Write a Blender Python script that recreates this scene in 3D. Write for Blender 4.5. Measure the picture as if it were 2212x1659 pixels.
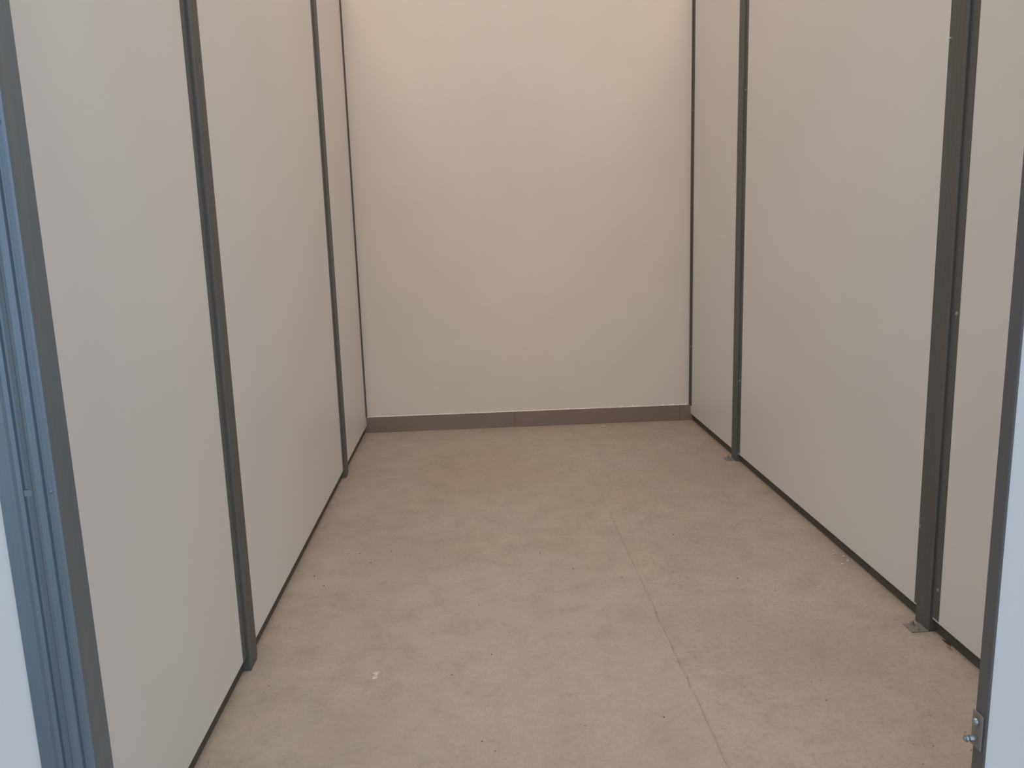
import bpy, bmesh, math, random
from mathutils import Matrix, Vector
random.seed(7)
S = bpy.context.scene
C = S.collection
for o in list(bpy.data.objects):
    bpy.data.objects.remove(o)

# ------------------------------------------------------------------ camera
F_PX = 1820.73
RIGHT = Vector((0.99837908, -0.04828878, -0.03012332))
UP = Vector((0.0385185, 0.18364059, 0.98223849))
FWD = Vector((0.04189924, 0.98180667, -0.18520293))
CAM = Vector((0.0, 0.0, 1.5))
cd = bpy.data.cameras.new('camera')
cd.sensor_width = 36.0
cd.lens = F_PX / 2212 * 36.0
cam = bpy.data.objects.new('camera', cd)
C.objects.link(cam)
cam.matrix_world = Matrix(((RIGHT.x, UP.x, -FWD.x, CAM.x), (RIGHT.y, UP.y, -FWD.y, CAM.y),
                           (RIGHT.z, UP.z, -FWD.z, CAM.z), (0, 0, 0, 1)))
S.camera = cam

# ------------------------------------------------------------------ world, lamps, exposure
w = bpy.data.worlds.new('daylight')
S.world = w
w.use_nodes = True
bg = w.node_tree.nodes['Background']
bg.inputs['Color'].default_value = (0.60, 0.755, 0.97, 1)      # cool daylight at the open end of the hall
bg.inputs['Strength'].default_value = 2.05

def area(name, loc, sx, sy, power, col, rot=(0, 0, 0)):
    l = bpy.data.lights.new(name, 'AREA')
    l.shape = 'RECTANGLE'; l.size = sx; l.size_y = sy
    l.energy = power; l.color = col
    o = bpy.data.objects.new(name, l); C.objects.link(o)
    o.location = loc; o.rotation_euler = rot
    return o
area('hall_lamp', (0.4, 3.9, 5.9), 5.0, 1.8, 102, (1.0, 0.61, 0.40))       # warm lamp over the unit
area('hall_lamp', (0.4, 1.9, 5.9), 6.0, 1.6, 112, (0.85, 1.0, 0.96))       # roof light, neutral
area('hall_lamp', (0.4, -1.5, 5.9), 6.0, 1.6, 45, (1.0, 0.96, 0.80))

vs = S.view_settings
vs.view_transform = 'Standard'; vs.look = 'None'; vs.gamma = 1; vs.use_curve_mapping = False
vs.exposure = -0.1

# ------------------------------------------------------------------ dimensions (metres)
XL, XR, YB = -0.835, 1.618, 6.208      # inner faces of the side walls, face of the back wall
GL, GR = 0.055, 0.051                  # gaps under the left and right panels
TOP = 3.2                              # top of the partitions
ROOF = 6.0
PROT = 0.012                           # how far the steel posts stand proud of the panels

# ------------------------------------------------------------------ materials
def new_mat(name):
    m = bpy.data.materials.new(name); m.use_nodes = True
    nt = m.node_tree
    return m, nt, nt.nodes['Principled BSDF']
def N(nt, t, **kw):
    n = nt.nodes.new(t)
    for k, v in kw.items():
        if k in n.inputs.keys(): n.inputs[k].default_value = v
        else: setattr(n, k, v)
    return n
def ramp(nt, stops):
    n = nt.nodes.new('ShaderNodeValToRGB')
    e = n.color_ramp.elements
    while len(e) < len(stops): e.new(0.5)
    for el, (p, c) in zip(e, stops):
        el.position = p; el.color = (*c, 1) if len(c) == 3 else c
    return n
def pos(nt, scale=(1, 1, 1)):
    g = nt.nodes.new('ShaderNodeNewGeometry')
    m = nt.nodes.new('ShaderNodeMapping'); m.inputs['Scale'].default_value = scale
    nt.links.new(g.outputs['Position'], m.inputs['Vector'])
    return m.outputs['Vector']
def noise(nt, vec, scale, detail=4, rough=0.55, dist=0.0):
    n = N(nt, 'ShaderNodeTexNoise', Scale=scale, Detail=detail, Roughness=rough, Distortion=dist)
    nt.links.new(vec, n.inputs['Vector'])
    return n.outputs['Fac']
def mix(nt, fac, a, b, mode='MIX'):
    n = nt.nodes.new('ShaderNodeMix'); n.data_type = 'RGBA'; n.blend_type = mode
    def put(sock, v):
        if isinstance(v, tuple): sock.default_value = (*v, 1)
        elif isinstance(v, (int, float)): sock.default_value = v
        else: nt.links.new(v, sock)
    put(n.inputs[0], fac); put(n.inputs[6], a); put(n.inputs[7], b)
    return n.outputs[2]
def bump(nt, bsdf, h, strength, dist):
    b = N(nt, 'ShaderNodeBump', Strength=strength, Distance=dist)
    nt.links.new(h, b.inputs['Height']); nt.links.new(b.outputs['Normal'], bsdf.inputs['Normal'])

def painted(name, a, b, rough, nscale=1.3, bstr=0.0):
    m, nt, p = new_mat(name)
    v = pos(nt)
    r = ramp(nt, [(0.3, a), (0.7, b)])
    nt.links.new(noise(nt, v, nscale, 3), r.inputs['Fac'])
    nt.links.new(r.outputs['Color'], p.inputs['Base Color'])
    p.inputs['Roughness'].default_value = rough
    if bstr: bump(nt, p, noise(nt, v, 90, 3), bstr, 0.002)
    return m
M_PANEL = painted('white_panel_paint', (0.72, 0.71, 0.695), (0.75, 0.74, 0.72), 0.42)
M_EDGE = painted('panel_edge_paint', (0.82, 0.81, 0.79), (0.85, 0.84, 0.82), 0.45)
M_PLASTER = painted('white_plaster', (0.715, 0.648, 0.58), (0.745, 0.678, 0.61), 0.8, 2.0, 0.12)
M_CEIL = painted('pale_ceiling', (0.62, 0.60, 0.57), (0.66, 0.64, 0.61), 0.8)
M_TILE = painted('taupe_skirting', (0.215, 0.166, 0.137), (0.240, 0.187, 0.155), 0.45, 3.0)
M_CAULK = painted('white_caulk', (0.80, 0.78, 0.75), (0.88, 0.86, 0.83), 0.7, 30)
M_GRIT = painted('dark_grit', (0.04, 0.035, 0.03), (0.08, 0.068, 0.058), 0.8, 60)
M_WOOD = painted('pale_splinter', (0.23, 0.17, 0.12), (0.34, 0.26, 0.19), 0.7, 80)
M_CHIP = painted('pale_chip', (0.55, 0.51, 0.46), (0.68, 0.64, 0.59), 0.7, 60)
M_CEMENT = painted('pale_cement', (0.385, 0.338, 0.295), (0.44, 0.392, 0.348), 0.7, 40, 0.2)
M_BROWN = painted('brown_sliver', (0.05, 0.035, 0.025), (0.09, 0.06, 0.045), 0.7, 60)

def steel(name, dark, light, metallic, rough, streak=1.0, spec=0.5):
    m, nt, p = new_mat(name)
    v = pos(nt, (1, 1, 0.03))
    v2 = pos(nt, (1, 1, 0.25))
    f = noise(nt, v, 160, 3, 0.6)
    g = noise(nt, v2, 9, 4, 0.6)
    r = ramp(nt, [(0.3, dark), (0.72, light)])
    nt.links.new(mixf(nt, f, g, 0.5), r.inputs['Fac'])
    nt.links.new(r.outputs['Color'], p.inputs['Base Color'])
    p.inputs['Metallic'].default_value = metallic
    p.inputs['Specular IOR Level'].default_value = spec
    p.inputs['Roughness'].default_value = rough
    bump(nt, p, f, 0.10 * streak, 0.001)
    return m
def mixf(nt, a, b, fac):
    n = nt.nodes.new('ShaderNodeMix'); n.data_type = 'FLOAT'
    n.inputs[0].default_value = fac
    nt.links.new(a, n.inputs[2]); nt.links.new(b, n.inputs[3])
    return n.outputs[0]
M_STEEL = steel('galvanized_steel', (0.120, 0.119, 0.113), (0.158, 0.157, 0.149), 0.3, 0.55, spec=0.3)
M_RAIL = steel('dark_base_rail', (0.085, 0.078, 0.066), (0.115, 0.106, 0.092), 0.0, 0.7, spec=0.2)
M_JAMB = steel('grey_jamb_steel', (0.130, 0.134, 0.142), (0.160, 0.164, 0.172), 0.25, 0.55, 0.5, spec=0.35)
M_FOOT = steel('foot_plate_steel', (0.22, 0.205, 0.19), (0.33, 0.31, 0.29), 0.3, 0.55)
M_FRAME = steel('galvanized_frame_sky_tint', (0.175, 0.218, 0.255), (0.215, 0.262, 0.302), 0.5, 0.45, 0.5, spec=0.4)  # blue reflection of the sky is put into the base colour
M_ZINC = steel('bright_zinc', (0.30, 0.31, 0.32), (0.42, 0.43, 0.44), 0.7, 0.38, 0.5)
M_BOLT = steel('zinc_bolt', (0.28, 0.31, 0.32), (0.40, 0.43, 0.44), 0.7, 0.36, 0.3)

def concrete():
    m, nt, p = new_mat('concrete')
    L = nt.links.new
    v = pos(nt)
    def scaled(sock, k):
        n = nt.nodes.new('ShaderNodeMath'); n.operation = 'MULTIPLY'; n.inputs[1].default_value = k
        L(sock, n.inputs[0]); return n.outputs[0]
    big = noise(nt, v, 1.1, 4, 0.6, 0.4)
    mid = noise(nt, v, 6.5, 9, 0.76, 0.25)
    fine = noise(nt, v, 48, 8, 0.80, 0.2)
    grain = noise(nt, v, 240, 3, 0.6)
    c1 = ramp(nt, [(0.30, (0.400, 0.338, 0.284)), (0.70, (0.432, 0.384, 0.338))])
    L(big, c1.inputs['Fac'])
    c2 = ramp(nt, [(0.30, (0.83, 0.825, 0.815)), (0.5, (0.98, 0.98, 0.98)), (0.70, (1.10, 1.095, 1.085))])
    L(mid, c2.inputs['Fac'])
    c3 = ramp(nt, [(0.28, (0.66, 0.65, 0.64)), (0.45, (0.97, 0.97, 0.97)), (0.74, (1.16, 1.16, 1.16))])
    L(fine, c3.inputs['Fac'])
    col = mix(nt, 1.0, c1.outputs['Color'], c2.outputs['Color'], 'MULTIPLY')
    # the slab right of the joint is rougher
    sx = nt.nodes.new('ShaderNodeSeparateXYZ'); L(v, sx.inputs[0])
    right = N(nt, 'ShaderNodeMapRange'); L(sx.outputs['X'], right.inputs[0])
    right.inputs[1].default_value = 0.64; right.inputs[2].default_value = 0.70
    right.inputs[3].default_value = 0.62; right.inputs[4].default_value = 1.0
    col = mix(nt, right.outputs[0], col, c3.outputs['Color'], 'MULTIPLY')
    # brown stains where they lie on the slab: (x, y, radius, strength)
    for (x, y, r, k) in ((1.13, 2.68, 0.34, 0.62), (-0.42, 2.35, 0.22, 0.55), (0.12, 5.05, 0.55, 0.15), (0.85, 2.95, 0.30, 0.35),
                         (1.22, 4.85, 0.50, 0.40), (0.95, 3.85, 0.35, 0.30), (-0.35, 3.75, 0.35, 0.35)):
        d = nt.nodes.new('ShaderNodeVectorMath'); d.operation = 'DISTANCE'; d.inputs[1].default_value = (x, y, 0)
        L(v, d.inputs[0])
        fo = N(nt, 'ShaderNodeMapRange'); L(d.outputs['Value'], fo.inputs[0])
        fo.inputs[1].default_value = 0.0; fo.inputs[2].default_value = r; fo.inputs[3].default_value = k; fo.inputs[4].default_value = 0.0
        nz = ramp(nt, [(0.40, (0, 0, 0)), (0.62, (1, 1, 1))]); L(mid, nz.inputs['Fac'])
        mu = nt.nodes.new('ShaderNodeMath'); mu.operation = 'MULTIPLY'
        L(fo.outputs[0], mu.inputs[0]); L(nz.outputs['Color'], mu.inputs[1])
        col = mix(nt, mu.outputs[0], col, (0.285, 0.222, 0.170))
    # pale cement bloom
    bl = ramp(nt, [(0.60, (0, 0, 0)), (0.74, (1, 1, 1))])
    L(noise(nt, v, 9.0, 8, 0.74, 0.3), bl.inputs['Fac'])
    col = mix(nt, scaled(bl.outputs['Color'], 0.20), col, (0.50, 0.455, 0.41))
    # small dark pits
    pt = ramp(nt, [(0.27, (1, 1, 1)), (0.34, (0, 0, 0))])
    L(noise(nt, v, 75, 4, 0.7, 0.0), pt.inputs['Fac'])
    col = mix(nt, scaled(pt.outputs['Color'], 0.45), col, (0.20, 0.17, 0.145))
    L(col, p.inputs['Base Color'])
    p.inputs['Roughness'].default_value = 0.6
    h = mixf(nt, fine, grain, 0.35)
    bump(nt, p, h, 0.22, 0.003)
    return m
M_FLOOR = concrete()

# ------------------------------------------------------------------ mesh helpers
def link(name, bm, mat, parent=None, smooth=False, **props):
    me = bpy.data.meshes.new(name)
    bmesh.ops.recalc_face_normals(bm, faces=bm.faces)
    bm.to_mesh(me); bm.free()
    for m in (mat if isinstance(mat, (list, tuple)) else [mat]): me.materials.append(m)
    if smooth:
        for f in me.polygons: f.use_smooth = True
    o = bpy.data.objects.new(name, me); C.objects.link(o)
    if parent is not None:
        o.parent = parent
        o.matrix_parent_inverse = Matrix.Translation(-Vector(parent.location))
    for k, v in props.items(): o[k] = v
    return o
def empty(name, loc=(0, 0, 0), **props):
    o = bpy.data.objects.new(name, None); C.objects.link(o)
    o.empty_display_size = 0.1; o.location = loc
    for k, v in props.items(): o[k] = v
    return o
def box(bm, x0, x1, y0, y1, z0, z1, bev=0.0):
    r = bmesh.ops.create_cube(bm, size=1.0)
    vs_ = r['verts']
    bmesh.ops.scale(bm, verts=vs_, vec=(abs(x1 - x0), abs(y1 - y0), abs(z1 - z0)))
    bmesh.ops.translate(bm, verts=vs_, vec=((x0 + x1) / 2, (y0 + y1) / 2, (z0 + z1) / 2))
    if bev:
        es = list({e for v in vs_ for e in v.link_edges})
        bmesh.ops.bevel(bm, geom=es, offset=bev, segments=2, affect='EDGES', profile=0.5)
def boxbm(*a, **k):
    bm = bmesh.new(); box(bm, *a, **k); return bm
def prism(bm, pts, z0, z1, pts0=None):
    """extrude the closed outline pts [(x,y)] from z0 to z1 (pts0 = outline at the bottom)"""
    lo = [bm.verts.new((x, y, z0)) for x, y in (pts0 or pts)]
    hi = [bm.verts.new((x, y, z1)) for x, y in pts]
    n = len(pts)
    for i in range(n):
        j = (i + 1) % n
        bm.faces.new((lo[i], lo[j], hi[j], hi[i]))
    bm.faces.new(lo[::-1]); bm.faces.new(hi)
def lathe(bm, prof, axis, origin, n=16):
    """prof [(r,h)] turned round axis ('X-','X+','Z','Y-') at origin"""
    def P(r, h, a):
        c, s = r * math.cos(a), r * math.sin(a)
        v = {'X-': (-h, c, s), 'X+': (h, c, s), 'Z': (c, s, h), 'Y-': (c, -h, s)}[axis]
        return Vector(v) + Vector(origin)
    rings = []
    for r, h in prof:
        rings.append([bm.verts.new(P(0, h, 0))] if r == 0 else
                     [bm.verts.new(P(r, h, 2 * math.pi * k / n)) for k in range(n)])
    for a, b in zip(rings, rings[1:]):
        for k in range(n):
            k2 = (k + 1) % n
            va = [a[0]] if len(a) == 1 else [a[k], a[k2]]
            vb = [b[0]] if len(b) == 1 else [b[k2], b[k]]
            if len(va) + len(vb) > 2: bm.faces.new(va + vb)
    if len(rings[0]) > 1: bm.faces.new(rings[0][::-1])
    if len(rings[-1]) > 1: bm.faces.new(rings[-1])

# ------------------------------------------------------------------ floor with its joint
def seam_x(y): return 0.664 + 0.0035 * math.sin(y * 2.1) + max(0.0, y - 3.6) * 0.011
SEAM = [(-0.030, 0.0), (-0.016, 0.0018), (-0.005, 0.0028), (0.001, -0.0034), (0.007, -0.0014), (0.016, 0.0004), (0.032, 0.0)]
def floor_bm():
    bm = bmesh.new()
    rows = []
    y = -6.0
    ys = []
    while y < YB + 0.001:
        ys.append(y); y += 0.045 if y > 1.6 else 0.5
    ys.append(YB + 0.3)
    rnd = random.Random(3)
    amp = 0.5
    for y in ys:
        amp = min(1.35, max(0.12, amp + rnd.uniform(-0.28, 0.28)))
        a = amp * (0.35 if 4.2 < y else 1.0)
        j = rnd.uniform(-0.003, 0.003)
        row = [(-7.0, 0.0)] + [(seam_x(y) + dx + j, dz * a) for dx, dz in SEAM] + [(8.0, 0.0)]
        rows.append([bm.verts.new((x, y, z)) for x, z in row])
    for a, b in zip(rows, rows[1:]):
        for i in range(len(a) - 1):
            bm.faces.new((a[i], a[i + 1], b[i + 1], b[i]))
    return bm
floor = link('floor', floor_bm(), M_FLOOR, kind='structure')

# ------------------------------------------------------------------ ceiling, back wall and the outer shell of the hall
link('ceiling', boxbm(-7, 8, -6, YB + 0.3, ROOF, ROOF + 0.1), M_CEIL, kind='structure')
link('wall_back', boxbm(-7, 8, YB, YB + 0.2, 0, ROOF), M_PLASTER, kind='structure')
link('wall_outer_left', boxbm(-7.1, -7.0, -6, YB + 0.2, 0, ROOF), M_PLASTER, kind='structure')
link('wall_outer_right', boxbm(8.0, 8.1, -6, YB + 0.2, 0, ROOF), M_PLASTER, kind='structure')

# ------------------------------------------------------------------ posts
W_FACE, W_NEAR, W_FAR = 0.0925, 0.0425, 0.030
def hat_post(side, yg, label, gap, screws, plate):
    """hat-shaped steel post: box that stands proud of the panels and a flange over the panel on either side"""
    s = 1 if side == 'left' else -1            # direction into the room
    x0 = XL if side == 'left' else XR
    X = lambda b: x0 + s * b
    root = empty('steel_post', (X(0), yg + W_FACE / 2, 0), label=label, category='post',
                 group='steel posts between the wall panels')
    w_, p_, c = W_FACE, PROT, 0.0026
    face = [(c, p_)]
    for q in (0.27, 0.50, 0.73):               # three shallow rolled grooves
        face += [((q - 0.05) * w_, p_), (q * w_, p_ - 0.0014), ((q + 0.05) * w_, p_)]
    face += [(w_ - c, p_), (w_, p_ - c)]
    outline = [(0.0, -0.095), (0.0, p_ - c)] + face + [(w_, -0.095)]
    low = [(min(a, w_ - 0.010) if side == 'left' else a, b) for a, b in outline]
    bm = bmesh.new()
    f = lambda pts: [(X(b), yg + a) for a, b in pts]
    prism(bm, f(outline), 0.022 if side == 'left' else 0.0, TOP) if side == 'right' else None
    if side == 'left':
        prism(bm, f(outline), 0.0, TOP, None)
        for v in bm.verts:                     # rounded-off foot on the far side
            if v.co.z == 0 and v.co.y > yg + w_ * 0.8: v.co.z = 0.013
    link('channel', bm, M_STEEL, root)
    for a0, a1 in ((-W_NEAR, 0.0), (w_, w_ + W_FAR)):
        bm = bmesh.new()
        box(bm, X(0.0002), X(0.0022), yg + a0, yg + a1, gap + (0.002 if side == 'left' else 0.009), TOP)
        link('flange', bm, M_STEEL, root)
    for yy, zz in screws:
        bm = bmesh.new()
        ax = 'X+' if side == 'left' else 'X-'
        lathe(bm, [(0.0078, 0), (0.0078, 0.0012), (0.0052, 0.0016), (0.0050, 0.0042), (0.0030, 0.0060), (0, 0.0063)],
              ax, (X(0.0022), yy, zz), 14)
        link('screw', bm, M_BOLT, root, smooth=False)
    if plate:
        (px0, px1, py0, py1) = plate
        bm = boxbm(px0, px1, py0, py1, 0.0, 0.0045, bev=0.001)
        bp = link('base_plate', bm, M_FOOT, root)
        xm = px0 + 0.45 * (px1 - px0)
        for k, yy in enumerate((py0 + 0.28 * (py1 - py0), py0 + 0.80 * (py1 - py0))):
            bm = bmesh.new()
            h = 0.003 if k == 0 else 0.013
            lathe(bm, [(0.0105, 0.0045), (0.0105, 0.0065), (0.0068, 0.0066), (0.0066, 0.0065 + h), (0.003, 0.008 + h), (0, 0.0082 + h)],
                  'Z', (xm, yy, 0), 12)
            link('anchor_bolt', bm, M_FOOT, bp)
    return root
hat_post('left', 2.747, 'dark galvanized steel post on the left wall, the one nearer the doorway', GL, [], None)
hat_post('left', 5.045, 'dark galvanized steel post on the left wall, the one nearer the back corner', GL, [], None)
hat_post('right', 2.774, 'wide grey steel post on the right wall nearer the doorway, with bolted foot plate', GR,
         [(2.893 - 0.006, 2.063), (2.742, 1.163), (2.884, 0.363), (2.743, 0.175)], (1.545, 1.608, 2.772, 2.838))
hat_post('right', 5.040, 'dark steel post on the right wall nearer the back corner, small foot plate', GR,
         [(5.020, 2.224), (5.150, 2.074), (5.020, 0.516), (5.150, 0.368)], (1.553, 1.608, 5.058, 5.122))

# angle trims where the partitions meet the back wall
def corner_angle(name, x0, s, leg_y, leg_x, screws):
    bm = bmesh.new()
    pts = [(0.0004, -leg_y), (0.003, -leg_y), (0.003, -0.003), (leg_x, -0.003), (leg_x, -0.0004), (0.0004, -0.0004)]
    prism(bm, [(x0 + s * a, YB + b) for a, b in pts], 0.118, TOP)
    o = link(name, bm, M_STEEL, kind='structure')
    for z in screws:
        bm = bmesh.new()
        lathe(bm, [(0.0070, 0), (0.0070, 0.0012), (0.005, 0.0016), (0.0048, 0.0042), (0.003, 0.006), (0, 0.0062)],
              'X-' if s < 0 else 'X+', (x0 + s * 0.003, YB - leg_y * 0.5, z), 12)
        link('screw', bm, M_BOLT, o)
corner_angle('trim_1', XL, 1, 0.040, 0.008, [])
corner_angle('trim_2', XR, -1, 0.045, 0.012, [2.264, 0.564])

# ------------------------------------------------------------------ partition walls: panels between the posts
def partition(name, x0, s, gap, joints):
    root = empty(name, (x0, 4.0, 0), kind='structure')
    for y0, y1 in joints:
        for k, (b0, b1) in enumerate(((0.0, -0.030), (-0.095, -0.065))):   # face towards this unit, face towards the next
            bm = boxbm(x0 + s * b0, x0 + s * b1, y0, y1, gap if k == 0 else 0.0, TOP, bev=0.0015)  # far panel reaches the floor, shaped to block light under the wall
            link('panel', bm, M_PANEL, root)
        bm = boxbm(x0 - s * 0.001, x0 - s * 0.094, y0, y1, TOP, TOP + 0.04)
        link('light_block_cap', bm, M_STEEL, root)  # unseen cap, added to keep overhead light out of the partition cavity
        bm = boxbm(x0 - s * 0.016, x0 - s * 0.060, y0, y1, 0.0, gap - 0.001)
        link('bottom_rail', bm, M_RAIL, root)
    return root
YF = 1.655                                   # plane of the unit front
partition('wall_left', XL, 1, GL, [(1.698, 2.7465), (2.8400, 5.0445), (5.1380, YB - 0.0005)])
partition('wall_right', XR, -1, GR, [(YF + 0.03, 2.7735), (2.8670, 5.0395), (5.1330, YB - 0.0005)])
# folded hem that peeks out under the flange at the foot of the right-hand panels
# ------------------------------------------------------------------ unit front: door posts, infill panels, header
LENS_SHEAR = 0.012                                 # the front stands slightly out of plumb
def shear_for_lens(bm):
    for v in bm.verts: v.co.y += LENS_SHEAR * (1 - v.co.z / 1.3)
    return bm
wf = empty('wall_front', (0, YF, 0), kind='structure')
link('panel', shear_for_lens(boxbm(-2.6, -0.925, YF - 0.004, YF + 0.026, 0.05, TOP, bev=0.0015)), M_PANEL, wf)
link('panel', shear_for_lens(boxbm(1.1135, 3.2, YF + 0.001, YF + 0.027, 0.05, TOP, bev=0.0015)), M_PANEL, wf)
link('panel', shear_for_lens(boxbm(-0.831, 1.107, YF + 0.001, YF + 0.027, 2.45, TOP, bev=0.0015)), M_PANEL, wf)

lp = empty('door_post', (-0.89, YF, 0), label='broad ribbed galvanized door post at the left edge, pale blue sheen',
           category='post')
# bent-sheet section, seen from outside (x, y): flange over the front panel, ribs, then the return into the unit
sec = [(-0.9500, YF - 0.0140), (-0.9470, YF - 0.0165), (-0.9190, YF - 0.0165), (-0.9140, YF - 0.0120), (-0.9060, YF - 0.0100),
       (-0.9030, YF - 0.0050), (-0.8980, YF - 0.0050), (-0.8950, YF - 0.0120), (-0.8845, YF - 0.0160), (-0.8790, YF - 0.0220),
       (-0.8720, YF - 0.0240), (-0.8590, YF - 0.0235), (-0.8560, YF - 0.0180), (-0.8520, YF - 0.0180), (-0.8490, YF - 0.0230),
       (-0.8390, YF - 0.0240), (-0.8345, YF - 0.0215),
       (-0.8335, YF - 0.0100), (-0.8342, YF + 0.0150), (-0.8325, YF + 0.0500)]
back = [(-0.9240, YF + 0.0500), (-0.9240, YF - 0.0045), (-0.9500, YF - 0.0045)]
bm = bmesh.new(); prism(bm, sec + back, 0.0, TOP); shear_for_lens(bm)
link('channel', bm, M_FRAME, lp)
for (x, z) in ((-0.8445, 1.012), (-0.8445, 0.312), (-0.8445, 1.712)):
    bm = bmesh.new()
    lathe(bm, [(0.0045, 0), (0.0045, 0.001), (0.003, 0.0024), (0, 0.003)], 'Y-', (x, YF - 0.0235, z), 12)
    link('screw', shear_for_lens(bm), M_FRAME, lp)
# sheet clip that joins the two lengths of the post
bm = boxbm(-0.9020, -0.8830, YF - 0.0150, YF - 0.004, 1.000, 1.014, bev=0.001)
link('joint_clip', shear_for_lens(bm), M_FRAME, lp)

rp = empty('door_post', (1.125, YF + 0.02, 0), label='narrow grey steel door post at the right edge, carrying a bolted bracket', category='post')
JX = 1.108
bm = bmesh.new()
prism(bm, [(JX, YF - 0.003), (JX + 0.0015, YF - 0.005), (JX + 0.005, YF - 0.005), (JX + 0.005, YF + 0.0005), (JX + 0.0055, YF + 0.028),
           (JX + 0.030, YF + 0.028), (JX + 0.030, YF + 0.0355), (JX, YF + 0.0355)], 0.0, TOP)
link('channel', shear_for_lens(bm), M_JAMB, rp)
bz0, bz1 = 0.297, 0.383
br = link('bracket', shear_for_lens(boxbm(JX - 0.0042, JX - 0.0002, YF + 0.003, YF + 0.040, bz0, bz1, bev=0.0008)), M_FOOT, rp,
          label='bright zinc bracket plate')
bm = bmesh.new()
lathe(bm, [(0.0095, 0), (0.0093, 0.003), (0.0082, 0.0065), (0.0058, 0.0092), (0.0028, 0.0104), (0, 0.0107)], 'X-',
      (JX - 0.0042, YF + 0.022, bz1 - 0.021), 20)
link('bolt', shear_for_lens(bm), M_BOLT, br, smooth=True, label='domed bolt head')
bm = bmesh.new()
lathe(bm, [(0.0045, 0), (0.0045, 0.0265), (0.0038, 0.0275), (0, 0.0276)], 'X-', (JX - 0.0042, YF + 0.022, bz0 + 0.024), 12)
lathe(bm, [(0.0078, 0.006), (0.0078, 0.0155)], 'X-', (JX - 0.0042, YF + 0.022, bz0 + 0.024), 6)
lathe(bm, [(0.0085, 0.0205), (0.0085, 0.0240)], 'X-', (JX - 0.0042, YF + 0.022, bz0 + 0.024), 6)
link('bolt', shear_for_lens(bm), M_BOLT, br, label='threaded bolt end with hex nut')

# ------------------------------------------------------------------ skirting along the back wall
bb = empty('baseboard_back', (0.4, YB, 0), kind='structure')
BH, BT = 0.118, 0.012
xs = [XL - 0.03, 0.278, 1.537, XR + 0.03]
for a, b in zip(xs, xs[1:]):
    bm = boxbm(a + 0.0008, b - 0.0008, YB - BT, YB - 0.0002, 0.0005, BH, bev=0.0012)
    link('tile', bm, M_TILE, bb)
bm = bmesh.new()                               # ragged bead of white filler on top of the tiles
rnd = random.Random(11)
x = XL
prev = None
while x < XR - 0.02:
    t = (x - XL) / (XR - XL)
    h = 0.0035 * (1 - 0.75 * t) + rnd.uniform(0, 0.0015)
    d = 0.0060 + rnd.uniform(-0.0015, 0.002)
    if t > 0.45 and rnd.random() < 0.07: h += 0.007; d += 0.003
    if t < 0.02: h *= .5
    cur = [bm.verts.new((x, YB - 0.0003, BH - 0.0002)), bm.verts.new((x, YB - d, BH - 0.0002)),
           bm.verts.new((x, YB - d * 0.7, BH + h * 0.7)), bm.verts.new((x, YB - 0.0003, BH + h + 0.001))]
    if prev:
        for i in range(4):
            j = (i + 1) % 4
            bm.faces.new((prev[i], prev[j], cur[j], cur[i]))
    else: bm.faces.new(cur)
    prev = cur
    x += 0.011
bm.faces.new(prev[::-1])
link('caulk_bead', bm, M_CAULK, bb)

# ------------------------------------------------------------------ bits lying on the floor
def ground(px, py):
    """floor point under a pixel of the photograph (used once, to read positions off the photo)"""
    q = FWD + RIGHT * ((px - 1106) / F_PX) - UP * ((py - 829.5) / F_PX)
    t = -CAM.z / q.z
    return CAM + q * t
def blob_bm(seed, rx, ry, rz):
    r = random.Random(seed)
    bm = bmesh.new()
    bmesh.ops.create_icosphere(bm, subdivisions=1, radius=1.0)
    for v in bm.verts:
        v.co *= r.uniform(0.75, 1.2)
        v.co.x *= rx; v.co.y *= ry; v.co.z *= rz
    zmin = min(v.co.z for v in bm.verts)
    for v in bm.verts: v.co.z -= zmin
    return bm
def mesh_of(bm, mat, name):
    me = bpy.data.meshes.new(name)
    bmesh.ops.recalc_face_normals(bm, faces=bm.faces)
    bm.to_mesh(me); bm.free(); me.materials.append(mat)
    return me
GRIT = [(1045,927),(1386,1129),(1455,1155),(1505,1144),(1635,1147),(1395,1164),(1238,1229),(1343,1247),(1513,1272),(1456,1262),
        (1593,1250),(1675,1276),(1761,1269),(1246,1317),(1547,1371),(1598,1380),(1074,1284),(1126,1215),(1167,1195),(1035,1308),
        (1419,1323),(752,1197),(778,1196),(845,1191),(801,1216),(679,1245),(700,1266),(627,1356),(956,1431),(1062,1414),(976,1458),
        (1264,1569),(1041,1602),(1070,1623),(581,1482),(1486,1463),(1753,1473),(1608,1486),(1785,1513),(1434,1550),(1922,1582),
        (1973,1608),(2016,1612),(2085,1582),(2097,1621),(1994,1651),(1213,1005),(1494,907),(806,990),(450,1648)]
gm = [mesh_of(blob_bm(k, 0.0032, 0.0022, 0.0016), M_GRIT, 'grit_crumb') for k in range(4)]
ONES = 'nearest,second nearest,third nearest,fourth nearest,fifth nearest,sixth nearest,seventh nearest,eighth nearest,ninth nearest,tenth nearest,' \
       'eleventh nearest,twelfth nearest,thirteenth nearest,fourteenth nearest,fifteenth nearest,sixteenth nearest,seventeenth nearest,' \
       'eighteenth nearest,nineteenth nearest,twentieth nearest'.split(',')
def nth(k): return ONES[k] if k < 20 else 'twenty-' + ONES[k - 20].split()[0].replace('nearest', 'first') + ' nearest'
def ranked(pixels):
    """floor points with their rank from the doorway, counted on either side of the joint"""
    pts = sorted(((ground(*q), q) for q in pixels), key=lambda t: t[0].y)
    cnt = {'left': 0, 'right': 0}
    for p, q in pts:
        side = 'left' if p.x < seam_x(p.y) else 'right'
        yield p, side, nth(cnt[side]); cnt[side] += 1
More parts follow.
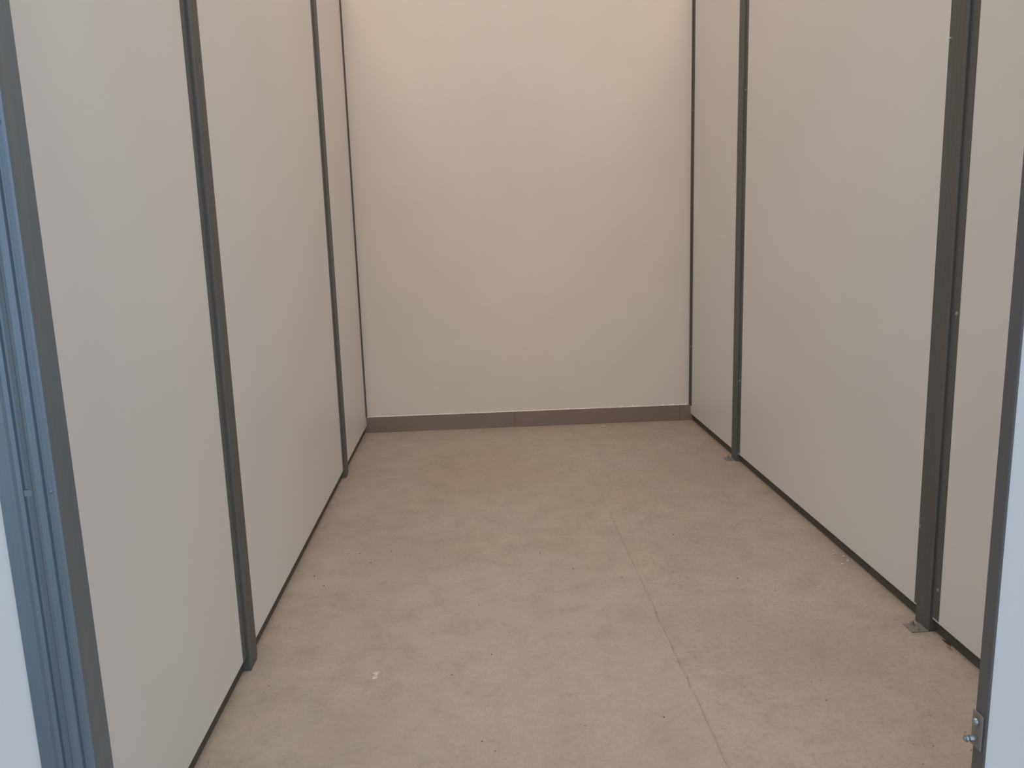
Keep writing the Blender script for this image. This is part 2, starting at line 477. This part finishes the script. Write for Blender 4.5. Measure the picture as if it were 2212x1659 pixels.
for i, (p, side, rank) in enumerate(ranked(GRIT)):
    o = bpy.data.objects.new('grit_crumb', gm[i % 4]); C.objects.link(o)
    s = random.uniform(0.65, 1.1) * (1.15 if p.y > 3.3 else 0.85)
    o.location = (p.x, p.y, 0.0); o.scale = (s, s, s); o.rotation_euler = (0, 0, random.uniform(0, 6.28))
    o['label'] = 'tiny dark grit crumb %s of the floor joint, %s the doorway' % (side, rank); o['category'] = 'crumb'
    o['group'] = 'dark grit crumbs on the floor'
FLECK = [(1172,1074),(1140,1091),(1067,1090),(1051,1138),(1046,1150),(1582,1181),(1681,1240),(1698,1228),(1241,1233),
         (753,1210),(845,1221),(652,1485),(766,1493),(780,1489)]
fm = [mesh_of(blob_bm(20 + k, 0.0042, 0.0026, 0.0010), M_CHIP, 'paint_fleck') for k in range(3)]
for i, (p, side, rank) in enumerate(ranked(FLECK)):
    o = bpy.data.objects.new('paint_fleck', fm[i % 3]); C.objects.link(o)
    s = random.uniform(0.8, 1.2)
    o.location = (p.x, p.y, 0.0); o.scale = (s, s, s); o.rotation_euler = (0, 0, random.uniform(-0.5, 0.5))
    o['label'] = 'tiny white paint fleck %s of the floor joint, %s the doorway' % (side, rank); o['category'] = 'fleck'
    o['group'] = 'white paint flecks on the floor'
LUMPS = [(1802,1198,'pale plaster chip by the right wall gap, farthest of the four'),
         (1826,1203,'pale plaster chip by the right wall, second nearest the panel'),
         (1820,1220,'pale plaster chip by the right wall, nearest of the four to the doorway'),
         (1841,1211,'greyish plaster chip in the shade of the right panel edge')]
for i, (px, py, lab) in enumerate(LUMPS):
    p = ground(px, py)
    o = bpy.data.objects.new('plaster_chip', mesh_of(blob_bm(40 + i, 0.0085, 0.006, 0.003), M_CHIP, 'plaster_chip'))
    C.objects.link(o)
    o.location = (min(p.x, XR - 0.012), p.y, 0.0); o.rotation_euler = (0, 0, i * 1.3)
    o['label'] = lab; o['category'] = 'chip'; o['group'] = 'plaster chips by the right wall'
# splinter beside the front right post
p = ground(2049, 1391)
sp = empty('wood_splinter', (p.x, p.y, 0.0), label='dark wood splinter with a pale broken end below the front right panel', category='splinter')
bm = bmesh.new()
a, b = ground(2034, 1381), ground(2056, 1398)
d = (b - a).normalized(); n_ = Vector((-d.y, d.x, 0))
def sliver(bm, a, b, wd, h):
    pts = [a, a + (b - a) * 0.35 + n_ * wd, a + (b - a) * 0.8 + n_ * wd * 0.7, b, a + (b - a) * 0.6 - n_ * wd * 0.8]
    lo = [bm.verts.new((q.x, q.y, 0.0)) for q in pts]; hi = [bm.verts.new((q.x, q.y, h * (0.4 if i in (0, 3) else 1))) for i, q in enumerate(pts)]
    k = len(pts)
    for i in range(k):
        j = (i + 1) % k
        bm.faces.new((lo[i], lo[j], hi[j], hi[i]))
    bm.faces.new(lo[::-1]); bm.faces.new(hi)
sliver(bm, a, b, 0.004, 0.004)
link('sliver', bm, M_BROWN, sp)
bm = bmesh.new()
sliver(bm, ground(2043, 1395), ground(2058, 1407), 0.006, 0.004)
link('broken_end', bm, M_WOOD, sp)

# paint splashes stuck to the slab
def splash(px, py, r, seed, flat=1.0):
    rr = random.Random(seed); p = ground(px, py)
    bm = bmesh.new()
    k = 14
    rad = [r * rr.uniform(0.6, 1.15) for _ in range(k)]
    lo = [bm.verts.new((p.x + rad[i] * math.cos(6.283 * i / k), p.y + flat * rad[i] * math.sin(6.283 * i / k), 0.0)) for i in range(k)]
    hi = [bm.verts.new((p.x + 0.9 * rad[i] * math.cos(6.283 * i / k), p.y + flat * 0.9 * rad[i] * math.sin(6.283 * i / k), 0.0007)) for i in range(k)]
    for i in range(k):
        j = (i + 1) % k
        bm.faces.new((lo[i], lo[j], hi[j], hi[i]))
    bm.faces.new(hi)
    link('paint_splash', bm, M_CHIP, floor)
# smears of cement left along the joint, and the short crack that runs into it
def smear(pts, wd, seed):
    rr = random.Random(seed)
    bm = bmesh.new(); prev = None
    for i, (x, y) in enumerate(pts):
        e = max(0.0, math.sin(math.pi * i / (len(pts) - 1))) ** 0.5
        a, b = wd * e * rr.uniform(0.6, 1.2) + 0.0005, wd * e * rr.uniform(0.15, 0.5) + 0.0005
        cur = [bm.verts.new((x - a, y, 0.0)), bm.verts.new((x - a * 0.4, y, 0.0030)), bm.verts.new((x + b * 0.3, y, 0.0030)), bm.verts.new((x + b, y, 0.0))]
        if prev:
            for q in range(3): bm.faces.new((prev[q], prev[q + 1], cur[q + 1], cur[q]))
        prev = cur
    link('cement_smear', bm, M_CEMENT, floor)
for (ya, yb, wd, sd) in ((4.27, 4.78, 0.010, 1), (3.05, 3.95, 0.011, 2), (2.55, 2.95, 0.010, 3), (2.14, 2.36, 0.008, 4)):
    n = max(6, int((yb - ya) / 0.03))
    smear([(seam_x(ya + (yb - ya) * i / n) - 0.006, ya + (yb - ya) * i / n) for i in range(n + 1)], wd, sd)
ca, cb = ground(1228, 1012), ground(1283, 1036)
smear([(ca.x + (cb.x - ca.x) * i / 12, ca.y + (cb.y - ca.y) * (i / 12) ** 0.7) for i in range(13)], 0.012, 9)
splash(812, 1455, 0.0115, 1, 1.35); splash(809, 1464, 0.0095, 2, 1.3)
splash(1304, 920, 0.022, 4, 0.8)
